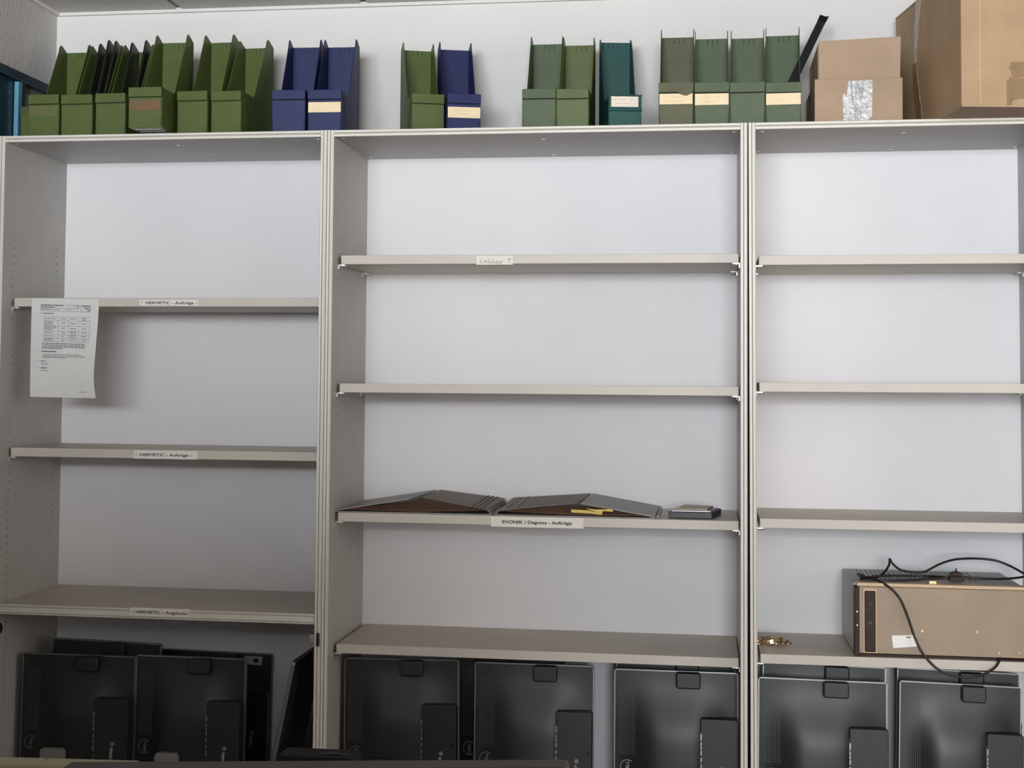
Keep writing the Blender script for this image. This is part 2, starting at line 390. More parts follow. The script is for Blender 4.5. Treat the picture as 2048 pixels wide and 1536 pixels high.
# ------------------------------------------------------------------ hanging sheet of paper
def hanging_paper():
    Y0 = REC-.004
    q = [at(63.5, 596.5, Y0), at(198.5, 598.5, Y0), at(189.5, 796.5, Y0), at(61.5, 793.5, Y0)]
    nx, nz = 12, 18
    def S_(u, v):
        top = q[0].lerp(q[1], u); bot = q[3].lerp(q[2], u); p = top.lerp(bot, v)
        edge = 0
        if v > .6: edge = -.004*math.sin((v-.6)/.4*math.pi)*(u > .5)*(u-.5)*2 + .006*(v-.6)/.4*u
        p.x += edge
        p.y += -.016*math.sin(v*math.pi*.9)*(.3+u*.9)*v - .003*math.cos(u*5)*v
        return p
    mb = MB()
    vs = [S_(i/nx, j/nz) for j in range(nz+1) for i in range(nx+1)]
    fs = [(j*(nx+1)+i, j*(nx+1)+i+1, (j+1)*(nx+1)+i+1, (j+1)*(nx+1)+i) for j in range(nz) for i in range(nx)]
    n0 = len(vs)
    mb.add(vs, fs, 0, True); mb.add([v+Vector((0, .0003, 0)) for v in vs], [f[::-1] for f in fs], 0, True)
    # print: bars placed in page coordinates measured on the photograph
    def ink(x0, y0, x1, y1, mi=1):   # page pixels of the enlarged crop
        k = 1418/240.; U = lambda x, y: ((x/k-63)/(133-(y/k+560-597)/198*6), (y/k+560-597)/197)
        c = [U(x0, y0), U(x1, y0), U(x1, y1), U(x0, y1)]
        mb.add([S_(min(max(u, 0), 1), min(max(v, 0), 1))+Vector((0, -.0006, 0)) for u, v in c], [(0, 1, 2, 3)], mi)
    def words(x0, x1, y, h=7, mi=1, slope=.012):
        x = x0
        while x < x1:
            w = random.uniform(14, 46); e = min(x+w, x1); yy = y+(x-x0)*slope
            ink(x, yy-h/2, e, yy+h/2, mi); x = e+random.uniform(4, 8)
    def frame(x0, y0, x1, y1, cols, rows, w=2.2):
        sl = .012
        for yy in [y0]+rows+[y1]:
            n = 8
            for i in range(n):
                xa = x0+(x1-x0)*i/n; xb = x0+(x1-x0)*(i+1)/n; ink(xa, yy+(xa-x0)*sl, xb, yy+(xb-x0)*sl+w, 2)
        for xx in [x0]+cols+[x1]: ink(xx, y0+(xx-x0)*sl, xx+w, y1+(xx-x0)*sl, 2)
    frame(482, 290, 1062, 364, [642, 868, 950], [])
    frame(482, 326, 868, 327, [], [], 1.5)
    words(486, 742, 297, 10); words(486, 636, 318, 9); words(486, 610, 345, 8); words(650, 704, 347, 6); words(775, 842, 347, 6)
    words(888, 944, 300, 6); words(888, 944, 322, 6); ink(906, 338, 914, 350)
    words(968, 1056, 306, 13); words(990, 1056, 332, 13); words(1024, 1056, 358, 13)
    ink(484, 388, 494, 398); words(516, 636, 394, 11)
    frame(522, 430, 1056, 722, [686, 806, 926], [478, 538, 598, 642, 684])
    for yy in (455, 492, 508, 524, 550, 566, 582, 618, 662, 694, 710): words(532, 532+random.uniform(90, 140), yy, 7)
    for yy in (456, 508, 568, 620, 662, 706): words(728, 772, yy, 7)
    for yy in (456, 512, 572, 612, 630, 656, 674, 706): words(826, 900, yy, 7)
    for yy in (452, 470, 514, 572, 622, 664, 708): words(960, 1022, yy, 7)
    for yy, e in ((748, 1014), (768, 1016), (788, 1006), (805, 748)): words(508, e, yy, 9)
    ink(466, 836, 474, 842); words(500, 672, 844, 13); words(518, 976, 878, 7); words(518, 1016, 898, 7); words(518, 794, 914, 7)
    ink(460, 952, 470, 960); words(496, 556, 960, 11); words(502, 584, 992, 7)
    ink(458, 1030, 466, 1038); words(494, 566, 1038, 11); words(496, 582, 1070, 7); words(946, 1020, 1314, 6)
    o = mb.build('paper_sheet', ['paper', 'pencil', 'pencil'])
    return tag(o, 'printed white sheet with a table hanging from the upper shelf of the left bookcase', 'paper')
hanging_paper()

# ------------------------------------------------------------------ magazine files on top
def scribble(mb, x0, x1, z, y, mi=1, amp=.0022, w=.0005):
    pts = []; x = x0
    while x < x1:
        pts.append((x, z+random.uniform(-amp, amp))); x += random.uniform(.0012, .0028)
        if random.random() < .12 and len(pts) > 2: stroke(mb, pts, w, y, mi); pts = []; x += .003
    stroke(mb, pts, w, y, mi)
def magfile(label, cx, y0, color, group, w=.097, d=.268, hf=.126, h=.325, yaw_=0., pitch_=0., z=0., lab=None, kind='std', torn=False):
    """open-topped magazine file: tall back plate, sloping side plates, low front with a collar"""
    root = thing('magazine_file', label, 'magazine file', (cx, y0, H+z), (pitch_, 0, yaw_), group)
    t = .0022; hw_ = w/2
    if kind == 'std':
        prof = [(.003, .002), (d, .002), (d, h-.016), (d-.038, h-.002), (d-.046, h), (d-.053, h-.002), (d-.060, h-.010), (d-.065, h-.024),
                (.116, hf+.018), (.110, hf+.004), (.100, hf-.001), (.03, hf), (.003, hf)]
        zb = h-.014; ns = 3
    else:
        up = [(d-.012, h+.001), (d-.030, h-.004), (d-.046, h-.018), (d-.062, h-.045), (d-.082, h-.090), (d-.104, h-.140), (d-.124, hf+.036), (d-.150, hf+.010), (d-.185, hf-.002)]
        prof = [(.003, .002), (d, .002), (d, h-.004)]+up+[(.02, hf-.002), (.003, hf-.002)]
        zb = h-.006; ns = 4
    for sx in (-1, 1):
        xa = sx*hw_; xb = sx*(hw_-t)
        b = MB().prism(prof, min(xa, xb), max(xa, xb), 'x')
        if kind == 'std':     # moulded ridge along the lower front of the plate
            r_ = [(xa+sx*.0002, .022, hf-.012), (xa+sx*.0002, .046, hf-.036), (xa+sx*.0002, .078, .004)]
            b.tube(r_, .0007, 1, 6); b.tube([(xa+sx*.0002, d-.012, .004), (xa+sx*.0002, d-.012, h-.03)], .0006, 1, 6)
        b.build('side_plate', [color, 'slot'], root, bevel=.0008)
    b = MB(); b.box(-hw_+t, hw_-t, d-t, d, .002, zb-.020)
    sp = .0145; c0 = -sp*(ns-1)/2 + (.004 if kind == 'std' else -.012); xs = [-hw_+t]
    for i in range(ns): xs += [c0+i*sp-.0009, c0+i*sp+.0009]
    xs.append(hw_-t)
    for i in range(1, len(xs)-1, 2): b.box(xs[i], xs[i+1], d-t*.7, d-.0002, zb-.020, zb-.0006, 1)
    for i in range(0, len(xs), 2): b.box(xs[i], xs[i+1], d-t, d, zb-.020, zb)
    b.build('back_plate', [color, 'slot'], root)
    b = MB(); b.box(-hw_+t, hw_-t, .004, d-t, .002, .0045)
    for i in range(7): b.box(-hw_+.012, hw_-.012, .03+i*.034, .034+i*.034, 0, .002)
    b.build('base_plate', 'grey' if pitch_ else color, root)  # grey under the tipped file paints in the shelf's reflection
    # front: tapered panel, shadow line, collar
    b = MB()
    ft = hf-.030
    wt, wb = hw_-.0005, hw_-.0035
    b.add([(-wb, .002, 0.001), (wb, .002, 0.001), (wt, .000, ft), (-wt, .000, ft), (-wb, .0045, 0.001), (wb, .0045, 0.001), (wt, .0045, ft), (-wt, .0045, ft)],
          [(0, 1, 2, 3), (5, 4, 7, 6), (0, 4, 5, 1), (3, 2, 6, 7), (0, 3, 7, 4), (1, 5, 6, 2)])
    b.build('front_panel', color, root, bevel=.001)
    b = MB()
    yb_ = -.0035
    if kind == 'std':
        b.box(-hw_, hw_, yb_, .006, ft+.002, hf, 0); b.box(-hw_+.001, hw_-.001, .001, .0045, ft-.001, ft+.002, 1)
        b.box(-hw_, hw_, .006, .014, hf-.0022, hf, 0)
        if torn:
            b.prism([(hw_-.045, ft+.002), (hw_-.038, ft-.004), (hw_-.020, ft-.009), (hw_-.004, ft-.002), (hw_-.002, ft+.008), (hw_-.012, ft+.016), (hw_-.028, ft+.016), (hw_-.038, ft+.008)], yb_-.0012, yb_, 'y', 0)
    else:
        b.box(-hw_, hw_, yb_, .006, ft-.010, hf, 0); b.box(-hw_-.0015, hw_+.0015, yb_-.003, .006, ft-.016, ft-.010, 0)
        b.box(-hw_-.0015, hw_+.0015, yb_-.003, .006, hf-.003, hf+.001, 0)
    b.build('front_collar', [color, 'slot'], root, bevel=.0014)
    if lab:
        m, lz0, lz1, ink_, lx0, lx1 = lab
        b = MB(); yy = -.0010 if kind == 'std' else yb_-.0008
        b.box(lx0*hw_, lx1*hw_, yy, .001, lz0, lz1, 0)
        if ink_:
            for k, (u0, u1) in enumerate(((-.62, .45), (-.55, .40)) if kind == 'std' else ((-.75, .7), (-.6, .8))):
                scribble(b, hw_*u0, hw_*u1, lz1-(lz1-lz0)*(.3+.38*k), yy-.0003, 1)
        o = b.build('label_card', [m, ink_ or 'ink'], root)
        tag(o, {'lab': 'cream label card', 'labw': 'pale label card with red handwriting', 'labb': 'faded brown label', 'labg': 'faded olive label'}[m])
    return root
GG = 'green magazine files on top of the bookcases'
GB = 'blue magazine files on top of the bookcases'
LB = .060, .091
LM = .062, .093
magfile('green magazine file with a faded olive label, leftmost of the full-size ones', -.8876, .03, 'green', GG, lab=('labg', .062, .094, None, -.93, .93), hf=.128, h=.329)
magfile('plain green magazine file, second full-size one from the blue steel frame', -.7826, .03, 'green', GG, w=.099)
magfile('plain green magazine file right beside the one with the brown label', -.6760, .03, 'green', GG, w=.094, hf=.128)
magfile('green magazine file with a brown label, tipped back and overhanging the edge', -.535, -.055, 'green', GG, hf=.120, h=.327, z=.0065, pitch_=-.004, w=.101, lab=('labb', .052, .082, None, -.94, .94))
magfile('green magazine file with the tallest back, left one of the adjacent plain pair', -.421, .03, 'green', GG, hf=.129, h=.349, yaw_=-.04, w=.094)
magfile('plain green magazine file touching the left blue file', -.3170, .03, 'green', GG, hf=.127, h=.328, yaw_=-.07, w=.094)
magfile('blue magazine file without a label, left of the pair above the first seam', -.1262, .03, 'blue', GB, hf=.126, h=.326, yaw_=.05, w=.100)
magfile('blue magazine file with a cream label above the seam of the first two bookcases', -.0175, .03, 'blue', GB, hf=.1245, h=.324, yaw_=.035, w=.100, lab=('lab', .058, .088, None, -.97, .97))
magfile('green magazine file turned sideways, left neighbour of the lone blue file', .276, .11, 'green', GG, hf=.121, h=.322, yaw_=.33, w=.096)
magfile('blue magazine file turned sideways with a yellowed handwritten label', .3835, .11, 'blue', GB, hf=.119, h=.322, yaw_=.29, w=.099, lab=('lab', .048, .080, 'brownink', -.97, .97))
magfile('scuffed green magazine file, left of the pair before the teal file', .607, .085, 'green2', GG, hf=.124, h=.329, yaw_=.0, w=.098)
magfile('green magazine file standing directly left of the teal one', .7045, .085, 'green', GG, hf=.122, h=.323, yaw_=.0, w=.094)
magfile('teal magazine file with curved sides and a red handwritten label', .855, .095, 'teal', None, hf=.102, h=.322, yaw_=.17, w=.095, kind='curved', lab=('labw', .068, .098, 'redink', -.84, .80))
magfile('olive green magazine file with a broken collar and handwritten label', 1.0017, .045, 'olive', GG, hf=.126, h=.330, w=.0975, lab=('lab', .064, .094, 'brownink', -.95, .95), torn=True)
magfile('green magazine file with a cream label, right of the olive one', 1.1016, .045, 'green2', GG, hf=.124, h=.323, w=.097, lab=('lab', .060, .092, 'brownink', -.97, .97))
magfile('green magazine file without label between two with cream labels', 1.2005, .045, 'green2', GG, hf=.122, h=.322, yaw_=-.03, w=.097)
magfile('green magazine file with a cream label and the black strip standing in it', 1.3000, .045, 'green2', GG, hf=.1195, h=.327, yaw_=-.04, w=.098, lab=('lab', .057, .089, None, -.97, .97))
# flattened empties slotted into the second and third file
def flatfile(label, cx, y0, h, lean, z=.006, d=.262):
    t = .003; hf = .12
    prof = [(.0, .0), (d, .0), (d, h-.016), (d-.038, h-.002), (d-.046, h), (d-.053, h-.002), (d-.060, h-.010), (d-.065, h-.024), (.116, hf+.008), (.100, hf-.009), (.0, hf-.008)]
    b = MB().prism(prof, -t/2, t/2, 'x'); b.prism([(p[0]*.96+.004, p[1]*.985) for p in prof], t/2+.002, t/2+.0045, 'x'); b.box(-t/2, t/2+.0045, d-.008, d-.004, .004, h-.03)
    o = b.build('folded_magazine_file', 'dkgreen', None, bevel=.0006); o.location = (cx, y0, H+z); o.rotation_euler = (0, 0, lean)
    return tag(o, label, 'magazine file', 'folded dark green files slotted into the green ones')
zf = .005
flatfile('folded dark green file sticking up at the left inside the second full-size green file', -.803, .036, .326, 0)
flatfile('folded dark green file with the highest tip, middle of those in the second green file', -.775, .036, .337, 0)
flatfile('folded dark green file, rightmost of those in the second green file', -.752, .036, .334, 0)
flatfile('folded dark green file, left one inside the third full-size green file', -.698, .036, .327, 0)
flatfile('folded dark green file, right one inside the third full-size green file', -.652, .036, .333, 0)
# narrow low green box at the far left
r = thing('card_index_box', 'narrow low green box squeezed between blue frame and the first green file', 'box', (-.968, .10, H))
b = MB(); b.box(-.025, .025, 0, .0025, 0, .106); b.box(-.025, .025, .12, .1225, 0, .106); b.box(-.025, -.0225, .0025, .12, 0, .106); b.box(.0225, .025, .0025, .12, 0, .106); b.box(-.0225, .0225, .0025, .12, 0, .003)
b.build('body', 'green', r, bevel=.001)
MB().box(-.0255, .0255, -.003, 0, .082, .107).build('collar', 'olive', r, bevel=.001)

# black metal strip standing in the last green file
p0 = at(1572, 190, .17); p1 = at(1648, 33, .27)
d_ = (p1-p0).normalized(); p0 = p1-d_*((p1.z-(H+.012))/d_.z)
r = thing('metal_strip', 'long black metal strip leaning out of the rightmost green magazine file', 'strip', p0)
xa = Vector((0, 1, 0)).cross(d_).normalized(); na = d_.cross(xa).normalized()
mw = Matrix((xa, na, d_)).transposed().to_4x4(); mw.translation = p0
r.matrix_world = mw
L = (p1-p0).length
b = MB(); b.box(-.0105, .0105, -.0012, .0012, 0, L-.024); b.box(-.0115, -.0095, -.0045, .0012, 0, L-.024); b.box(.0095, .0115, -.0045, .0012, 0, L-.024)
b.build('rail', 'blkm', r)
b = MB(); b.prism([(-.012, L-.026), (.012, L-.026), (.0135, L+.004), (.006, L-.001), (-.004, L-.002), (-.0125, L-.003)], -.006, .002, 'y')
b.build('end_cap', 'blk', r, bevel=.0006)

# ------------------------------------------------------------------ boxes on top
r = thing('cardboard_box', 'smaller open cardboard box with raised flap and shiny clear tape', 'box', (0, 0, 0))
x0, x1, y0, y1, zb, zt = 1.386, 1.6245, .05, .40, H, H+.1275
tk = .004
b = MB(); b.box(x0, x1, y0, y0+tk, zb, zt); b.box(x0, x1, y1-tk, y1, zb, zt); b.box(x0, x0+tk, y0+tk, y1-tk, zb, zt); b.box(x1-tk, x1, y0+tk, y1-tk, zb, zt); b.box(x0+tk, x1-tk, y0+tk, y1-tk, zb, zb+tk)
b.build('box_body', 'card', r, bevel=.0015)
b = MB(); b.prism([(x0+.012, zt-.003), (x1-.006, zt+.001), (x1-.003, H+.244), (x0+.012, H+.236)], y0+.006, y0+.006+tk, 'y'); b.build('box_flap', 'card', r, bevel=.001)
b = MB(); b.prism([(y0+.012, zt-.003), (y1-.01, zt-.003), (y1-.012, H+.228), (y0+.014, H+.230)], x0+.010, x0+.010+tk, 'x'); b.build('box_flap', 'card', r, bevel=.001)
b = MB(); b.prism([(y0+.012, zt-.003), (y1-.01, zt-.003), (y1-.012, H+.228), (y0+.014, H+.230)], x1-.012, x1-.008, 'x'); b.build('box_flap', 'card', r, bevel=.001)
b = MB(); b.prism([(x0+.012, zt-.003), (x1-.006, zt-.003), (x1-.006, H+.232), (x0+.012, H+.232)], y1-.012, y1-.008, 'y'); b.build('box_flap', 'card', r, bevel=.001)
def tape_patch(pts, Y, th=.0012, seed=1):
    rnd = random.Random(seed); b = MB(); P = [at(px, py, Y) for px, py in pts]
    b.prism([(p.x, p.z) for p in P], Y-th, Y-.0002, 'y', 0); return b
b = tape_patch([(1697, 162), (1745, 160), (1744, 232), (1737, 240), (1689, 241), (1692, 200)], y0)
o = b.build('clear_tape', ['cleartape'], r); tag(o, 'crinkled clear tape with print on it')
b = MB()
for (pts) in ([(1702, 164), (1704, 190), (1709, 215), (1711, 240)], [(1709, 203), (1713, 208), (1710, 213), (1715, 218), (1711, 223), (1716, 228), (1713, 234), (1719, 240)],
              [(1712, 168), (1712, 190)], [(1717, 165), (1718, 188)], [(1722, 165), (1722, 190)], [(1726, 170), (1725, 188)]):
    stroke(b, [(at(px, py, y0).x, at(px, py, y0).z) for px, py in pts], .0014, y0-.0016, 0)
b.build('tape_print', 'pencil', r)
b = tape_patch([(1685, 188), (1690, 187), (1695, 200), (1696, 240), (1687, 241)], y0-.0004); b.build('clear_tape', 'cleartape', r)

a9 = math.radians(8.9)
r = thing('cardboard_box', 'big cardboard box overhanging the right bookcase, cut off by the frame', 'box', (1.743, -.183, H), (0, 0, a9))
bw, bd, bh = .36, .595, .375
b = MB(); b.box(0, bw, 0, bd, .004, bh); b.build('box_body', 'card2', r, bevel=.002)
b = MB(); b.box(.001, bw-.001, -.0015, bd/2-.001, 0, .004); b.box(.001, bw-.001, bd/2+.001, bd, 0, .004); b.build('box_flap', 'card', r)
b = MB(); b.box(-.001, bw+.001, -.003, bd/2, bh, bh+.004); b.box(-.001, bw+.001, bd/2+.002, bd+.001, bh, bh+.004); b.build('box_flap', 'card', r)
# tape running down the left side, torn and crinkled
b = MB(); pts = []
ys = [(.36, .375), (.385, .30), (.395, .24), (.405, .20), (.395, .14), (.375, .08), (.36, .03), (.350, .006)]
wd = [.05, .045, .03, .034, .045, .048, .050, .052]
for (q0, w0), (q1, w1) in zip(zip(ys, wd), zip(ys[1:], wd[1:])):
    b.add([(-.0014, q0[0]-w0/2, q0[1]), (-.0026, q0[0]+w0/2, q0[1]), (-.0016, q1[0]+w1/2, q1[1]), (-.003, q1[0]-w1/2, q1[1]),
           (-.0001, q0[0]-w0/2, q0[1]), (-.0001, q0[0]+w0/2, q0[1]), (-.0001, q1[0]+w1/2, q1[1]), (-.0001, q1[0]-w1/2, q1[1])],
          [(0, 1, 2, 3), (4, 7, 6, 5), (0, 4, 5, 1), (1, 5, 6, 2), (2, 6, 7, 3), (3, 7, 4, 0)])
b.build('packing_tape', 'tape', r)
b = MB(); b.prism([(.118, .004), (.118, .070), (.126, .073), (.124, .078), (.134, .080), (.128, .098), (.124, .104), (.130, .112), (.127, .118), (.2, .122), (.34, .118), (.34, .08), (.16, .078), (.145, .076), (.34, .06), (.34, .02), (.15, .022), (.134, .016), (.13, .004)], -.001, -.0001, 'y')
b.build('packing_tape', 'tape', r)
b = MB(); b.box(.049, .0505, -.0006, 0, .01, bh); b.build('box_crease', 'tanl', r)

# ------------------------------------------------------------------ blue steel frame against the left wall
r = thing('steel_frame', 'blue perforated steel frame standing between left wall and bookcase', 'frame', (XL+.003, 0, 0))
xw = .030; zt = 2.425
b = MB(); b.box(0, xw, -.30, .45, zt-.026, zt); b.box(xw-.010, xw+.002, -.30, .45, zt-.030, zt-.026); b.build('top_rail', 'steelblue', r, bevel=.0015)
b = MB(); b.box(0, xw+.001, .150, .176, 0, zt-.026); b.build('upright', 'steelblue', r, bevel=.001)
b = MB(); b.box(xw-.012, xw+.0025, .124, .150, 0, zt-.034); b.build('upright_flange', 'skyblue', r, bevel=.001)
b = MB(); b.box(.006, xw-.014, -.29, .124, 0, zt-.026, 0)
for i in range(60):
    z = zt-.06-i*.036
    if z < .1: break
    for y in (.03, .095): b.box(xw-.0142, xw-.0136, y-.002, y+.002, z-.0045-(.012 if y > .05 else 0), z+.0045-(.012 if y > .05 else 0), 1)
b.build('perforated_sheet', ['steelblue', 'greym'], r)
MB().box(0, xw, -.30, -.27, 0, zt-.026).build('upright', 'steelblue', r, bevel=.001)
MB().box(0, xw, .424, .45, 0, zt-.026).build('upright', 'steelblue', r, bevel=.001)

# ------------------------------------------------------------------ open brown folder on the third shelf
r = thing('open_folder', 'open brown fibreboard folder with grey flaps lying across the middle shelf', 'folder', (0, 0, C_))
def leaf(mb, P, th, mi):
    vs = [Vector(p) for p in P]; n = (vs[1]-vs[0]).cross(vs[2]-vs[0]).normalized()
    if n.z < 0: n = -n
    lo = [v-n*th for v in vs]; k = len(vs)
    mb.add(vs+lo, [tuple(range(k)), tuple(range(k, 2*k))[::-1]]+[(i, (i+1) % k, (i+1) % k+k, i+k) for i in range(k)], mi)
yf, ybk = .072, .425
xl, xm0, xm1, xr = .020, .478, .492, .945
b = MB(); b.box(xl, xm0, yf-.002, ybk, .0005, .0035); b.build('cover_board', 'folder3', r)
b = MB(); b.box(xm1, xr, yf-.002, ybk, .0005, .0035); b.build('cover_board', 'folder3', r)
b = MB(); b.prism([(xm0-.012, .016), (xm0-.004, .016), (xm0-.001, .006), (xm0+.006, .002), (xm1, .006), (xm1+.004, .016), (xm1+.012, .016), (xm1+.012, .013), (xm1+.006, .012), (xm1+.002, .001), (xm0-.003, .001), (xm0-.006, .012), (xm0-.012, .013)], yf-.004, ybk, 'y'); b.build('spine', 'folder2', r)
# left half: grey flap rising to the ridge, brown leaf falling to the spine
zr = .046
b = MB(); leaf(b, [(xl+.002, yf+.002, .007), (.236, yf+.012, zr-.003), (.256, ybk, zr), (xl+.002, ybk, .008)], .003, 0); b.build('flap', 'folder3', r)
b = MB(); leaf(b, [(.258, yf+.09, zr-.004), (.270, ybk, zr), (xm0-.006, ybk, .024), (xm0-.010, yf+.004, .017)], .0025, 0)
for k in range(3):
    xx = xm0-.06+k*.014; leaf(b, [(xx, yf+.004, .0225-k*.0016), (xx+.005, yf+.004, .0220-k*.0016), (xx+.006, ybk, .031-k*.0016), (xx+.001, ybk, .0315-k*.0016)], .001, 1)
b.build('flap', ['folder2', 'folder'], r)
b = MB(); leaf(b, [(xl+.03, yf+.004, .009), (.245, yf+.035, zr-.012), (xm0-.012, yf+.003, .0145), (.25, yf+.001, .006)], .002, 0)
leaf(b, [(.245, yf+.035, zr-.012), (.258, yf+.09, zr-.006), (xm0-.011, yf+.004, .0145)], .002, 0); b.build('inner_leaf', 'folder', r)
# right half
b = MB(); leaf(b, [(.735, yf+.012, zr-.006), (xr, yf+.002, .007), (xr+.002, ybk, .010), (.745, ybk, zr-.002)], .003, 0); b.build('flap', 'folder3', r)
b = MB(); leaf(b, [(xm1+.010, yf+.004, .016), (.722, yf+.06, zr-.008), (.738, ybk, zr-.002), (xm1+.006, ybk, .026)], .0025, 0)
for k in range(2):
    xx = xm1+.02+k*.03; leaf(b, [(xx, yf+.004, .0185+k*.003), (xx+.004, yf+.004, .019+k*.003), (xx+.006, ybk, .029+k*.003), (xx+.002, ybk, .0285+k*.003)], .001, 1)
b.build('flap', ['folder2', 'folder3'], r)
b = MB(); leaf(b, [(xm1+.012, yf+.003, .014), (.728, yf+.035, zr-.014), (xr-.02, yf+.004, .009), (.72, yf+.001, .006)], .002, 0)
b.build('inner_leaf', 'folder', r)
b = MB(); b.cyl((.952, yf+.004, .006), (0, 1, 0), .0035, ybk-yf-.01, 0, 10); b.build('edge_roll', 'folder3', r)
def slip(pts, label, Y, dz=0.):
    b = MB(); P = [at(px, py, Y) for px, py in pts]
    b.prism([(p.x, p.z) for p in P], Y-.0008, Y+.0042, 'y'); return tag(b.build('sticky_note', 'yellow'), label, 'note')
slip([(1142, 1019), (1178, 1021), (1190, 1024), (1203, 1025), (1201, 1030), (1182, 1027), (1143, 1025)], 'flat yellow paper note at the mouth of the open brown folder', .0708)
slip([(1171, 1017), (1190, 1019), (1225, 1018.5), (1226, 1023.5), (1206, 1022), (1203, 1030), (1196, 1025)], 'crumpled yellow paper note with a pointed tip in the folder', .0655)

# black case with a tan insert on the same shelf
a = .30
r = thing('small_case', 'small flat black case with a tan insert at the right end of the shelf', 'case', (.981, .112, C_), (0, 0, .0))
b = MB(); q = [(0, 0), (.123, 0), (.150, .15), (.030, .20)]
b.prism(q, .0, .019, 'z', 0); b.build('case', 'blkm', r, bevel=.002)
b = MB(); b.prism([(.010, .010), (.118, .010), (.140, .140), (.036, .185)], .019, .0215, 'z', 0); b.build('silver_frame', 'silver', r)
b = MB(); b.prism([(.022, .020), (.110, .020), (.126, .125), (.044, .165)], .0215, .0275, 'z', 0); b.build('insert', 'tan', r, bevel=.001)
b = MB()
for k in range(2): b.box(.002, .121, -.0008, .0, .006+k*.006, .007+k*.006)
b.build('groove', 'blk', r)

# ------------------------------------------------------------------ tan instrument on the right shelf
IX0, IX1, IY0, IY1, IZ = 1.490, 1.943, .072, .415, I_+.0025
r = thing('test_instrument', 'tan and grey electronic instrument lying on its side on the low right shelf', 'instrument', (0, 0, 0))
b = MB(); b.prism([(IX0+.000, IZ+.004), (IX1, IZ+.004), (IX1, IZ+.198), (IX0, IZ+.198)], IY0+.03, IY1, 'y'); b.build('case', 'grey', r, bevel=.004)
b = MB(); b.box(IX0+.012, IX1, IY0+.001, IY0+.03, IZ+.008, IZ+.190); b.build('front_panel', 'tan', r, bevel=.0015)
b = MB(); b.box(IX0+.008, IX1, IY0-.002, IY0+.04, IZ+.191, IZ+.2005); b.build('top_trim', 'tanl', r, bevel=.0015)
b = MB(); b.box(IX0+.0005, IX0+.014, IY0-.006, IY0+.03, IZ+.002, IZ+.190, 0)
b.build('corner_bar', 'brown', r, bevel=.002)
b = MB()
for z in (.085, .122): b.cyl((IX0+.0075, IY0-.0064, IZ+z), (0, -1, 0), .002, .0008, 0, 10)
b.build('rivet', 'screw', r)
hx = at(1729, 1200, IY0).x; hx2 = at(1751, 1200, IY0).x
b = MB(); b.box(hx-.004, hx2+.003, IY0-.0012, IY0+.001, IZ+.009, IZ+.185, 0); o = b.build('handle_surround', 'tanl', r, bevel=.0012)
b = MB(); b.box(hx, hx2, IY0-.004, IY0+.001, IZ+.012, IZ+.179, 0); o = b.build('handle', 'brown', r, bevel=.003)
b = MB()
b.cyl(((hx+hx2)/2, IY0-.0042, IZ+.143), (0, -1, 0), .004, .0015, 0, 16); b.cyl(((hx+hx2)/2, IY0-.0042, IZ+.092), (0, -1, 0), .0055, .001, 0, 16); b.box(hx+.001, hx2-.001, IY0-.0045, IY0-.004, IZ+.1285, IZ+.1295)
b.build('handle_rivet', 'blk', o)
b = MB(); P = [at(px, py, IY0) for px, py in ((1783, 1271), (1832, 1270), (1834, 1293), (1786, 1296))]
b.prism([(p.x, p.z) for p in P], IY0-.0012, IY0+.0005, 'y'); p = at(1812, 1274, IY0)
b.box(p.x, p.x+.013, IY0-.0016, IY0-.0012, p.z-.002, p.z+.001, 1); b.build('sticker', ['stick', 'pencil'], r)
tag(b and r.children[-1], 'white blank sticker')
for px, py in ((1844, 1262), (1954, 1264), (1998, 1306), (2038, 1306)):
    p = at(px, py, IY0); b = MB(); b.cyl((p.x, IY0+.0005, p.z), (0, -1, 0), .0038, .0028, 0, 14); b.box(p.x-.0025, p.x+.0025, IY0-.0026, IY0-.0022, p.z-.0004, p.z+.0004, 1)
    b.build('screw', ['brass', 'dark'], r, bevel=.0005)
b = MB(); b.box(IX0+.02, IX1, IY0+.010, IY1-.02, I_+.0003, IZ+.005); b.build('bottom_rail', 'brown', r)
b = MB()
for i in range(26): b.box(IX0+.035+i*.0125, IX0+.041+i*.0125, IY0+.13, IY1-.03, IZ+.1975, IZ+.200, 0)
b.build('vent_slots', 'blk', r)
MB().box(IX1-.12, IX1-.06, IY0+.16, IY0+.19, IZ+.1975, IZ+.2002).build('carry_slot', 'blk', r, bevel=.001)
b = MB(); b.box(IX1-.075, IX1, IY0-.003, IY0+.02, IZ-.0015, IZ+.005); b.build('foot_rail', 'brown', r, bevel=.001)
# mains cable
def bez(pts, n=10):
    out = []; P = [Vector(p) for p in pts]; P = [P[0]]+P+[P[-1]]
    for i in range(1, len(P)-2):
        for k in range(n):
            t = k/n; a_, b_, c_, d_ = P[i-1], P[i], P[i+1], P[i+2]
            out.append(.5*((2*b_)+(-a_+c_)*t+(2*a_-5*b_+4*c_-d_)*t*t+(-a_+3*b_-3*c_+d_)*t**3))
    out.append(P[-2]); return out
def c3(px, py, Y): return at(px, py, Y)
b = MB()
path = [c3(2001, 1316, IY0-.004), c3(1990, 1335, IY0-.03), c3(1962, 1350, IY0-.04), c3(1925, 1355, IY0-.04), c3(1880, 1341, IY0-.035), c3(1848, 1310, IY0-.022), c3(1830, 1275, IY0-.012), c3(1815, 1232, IY0-.010), c3(1799, 1196, IY0-.010), c3(1775, 1172, IY0-.006), c3(1745, 1157, IY0+.03), c3(1722, 1153, IY0+.08)]
b.tube(bez(path), .0033, 0, 8)
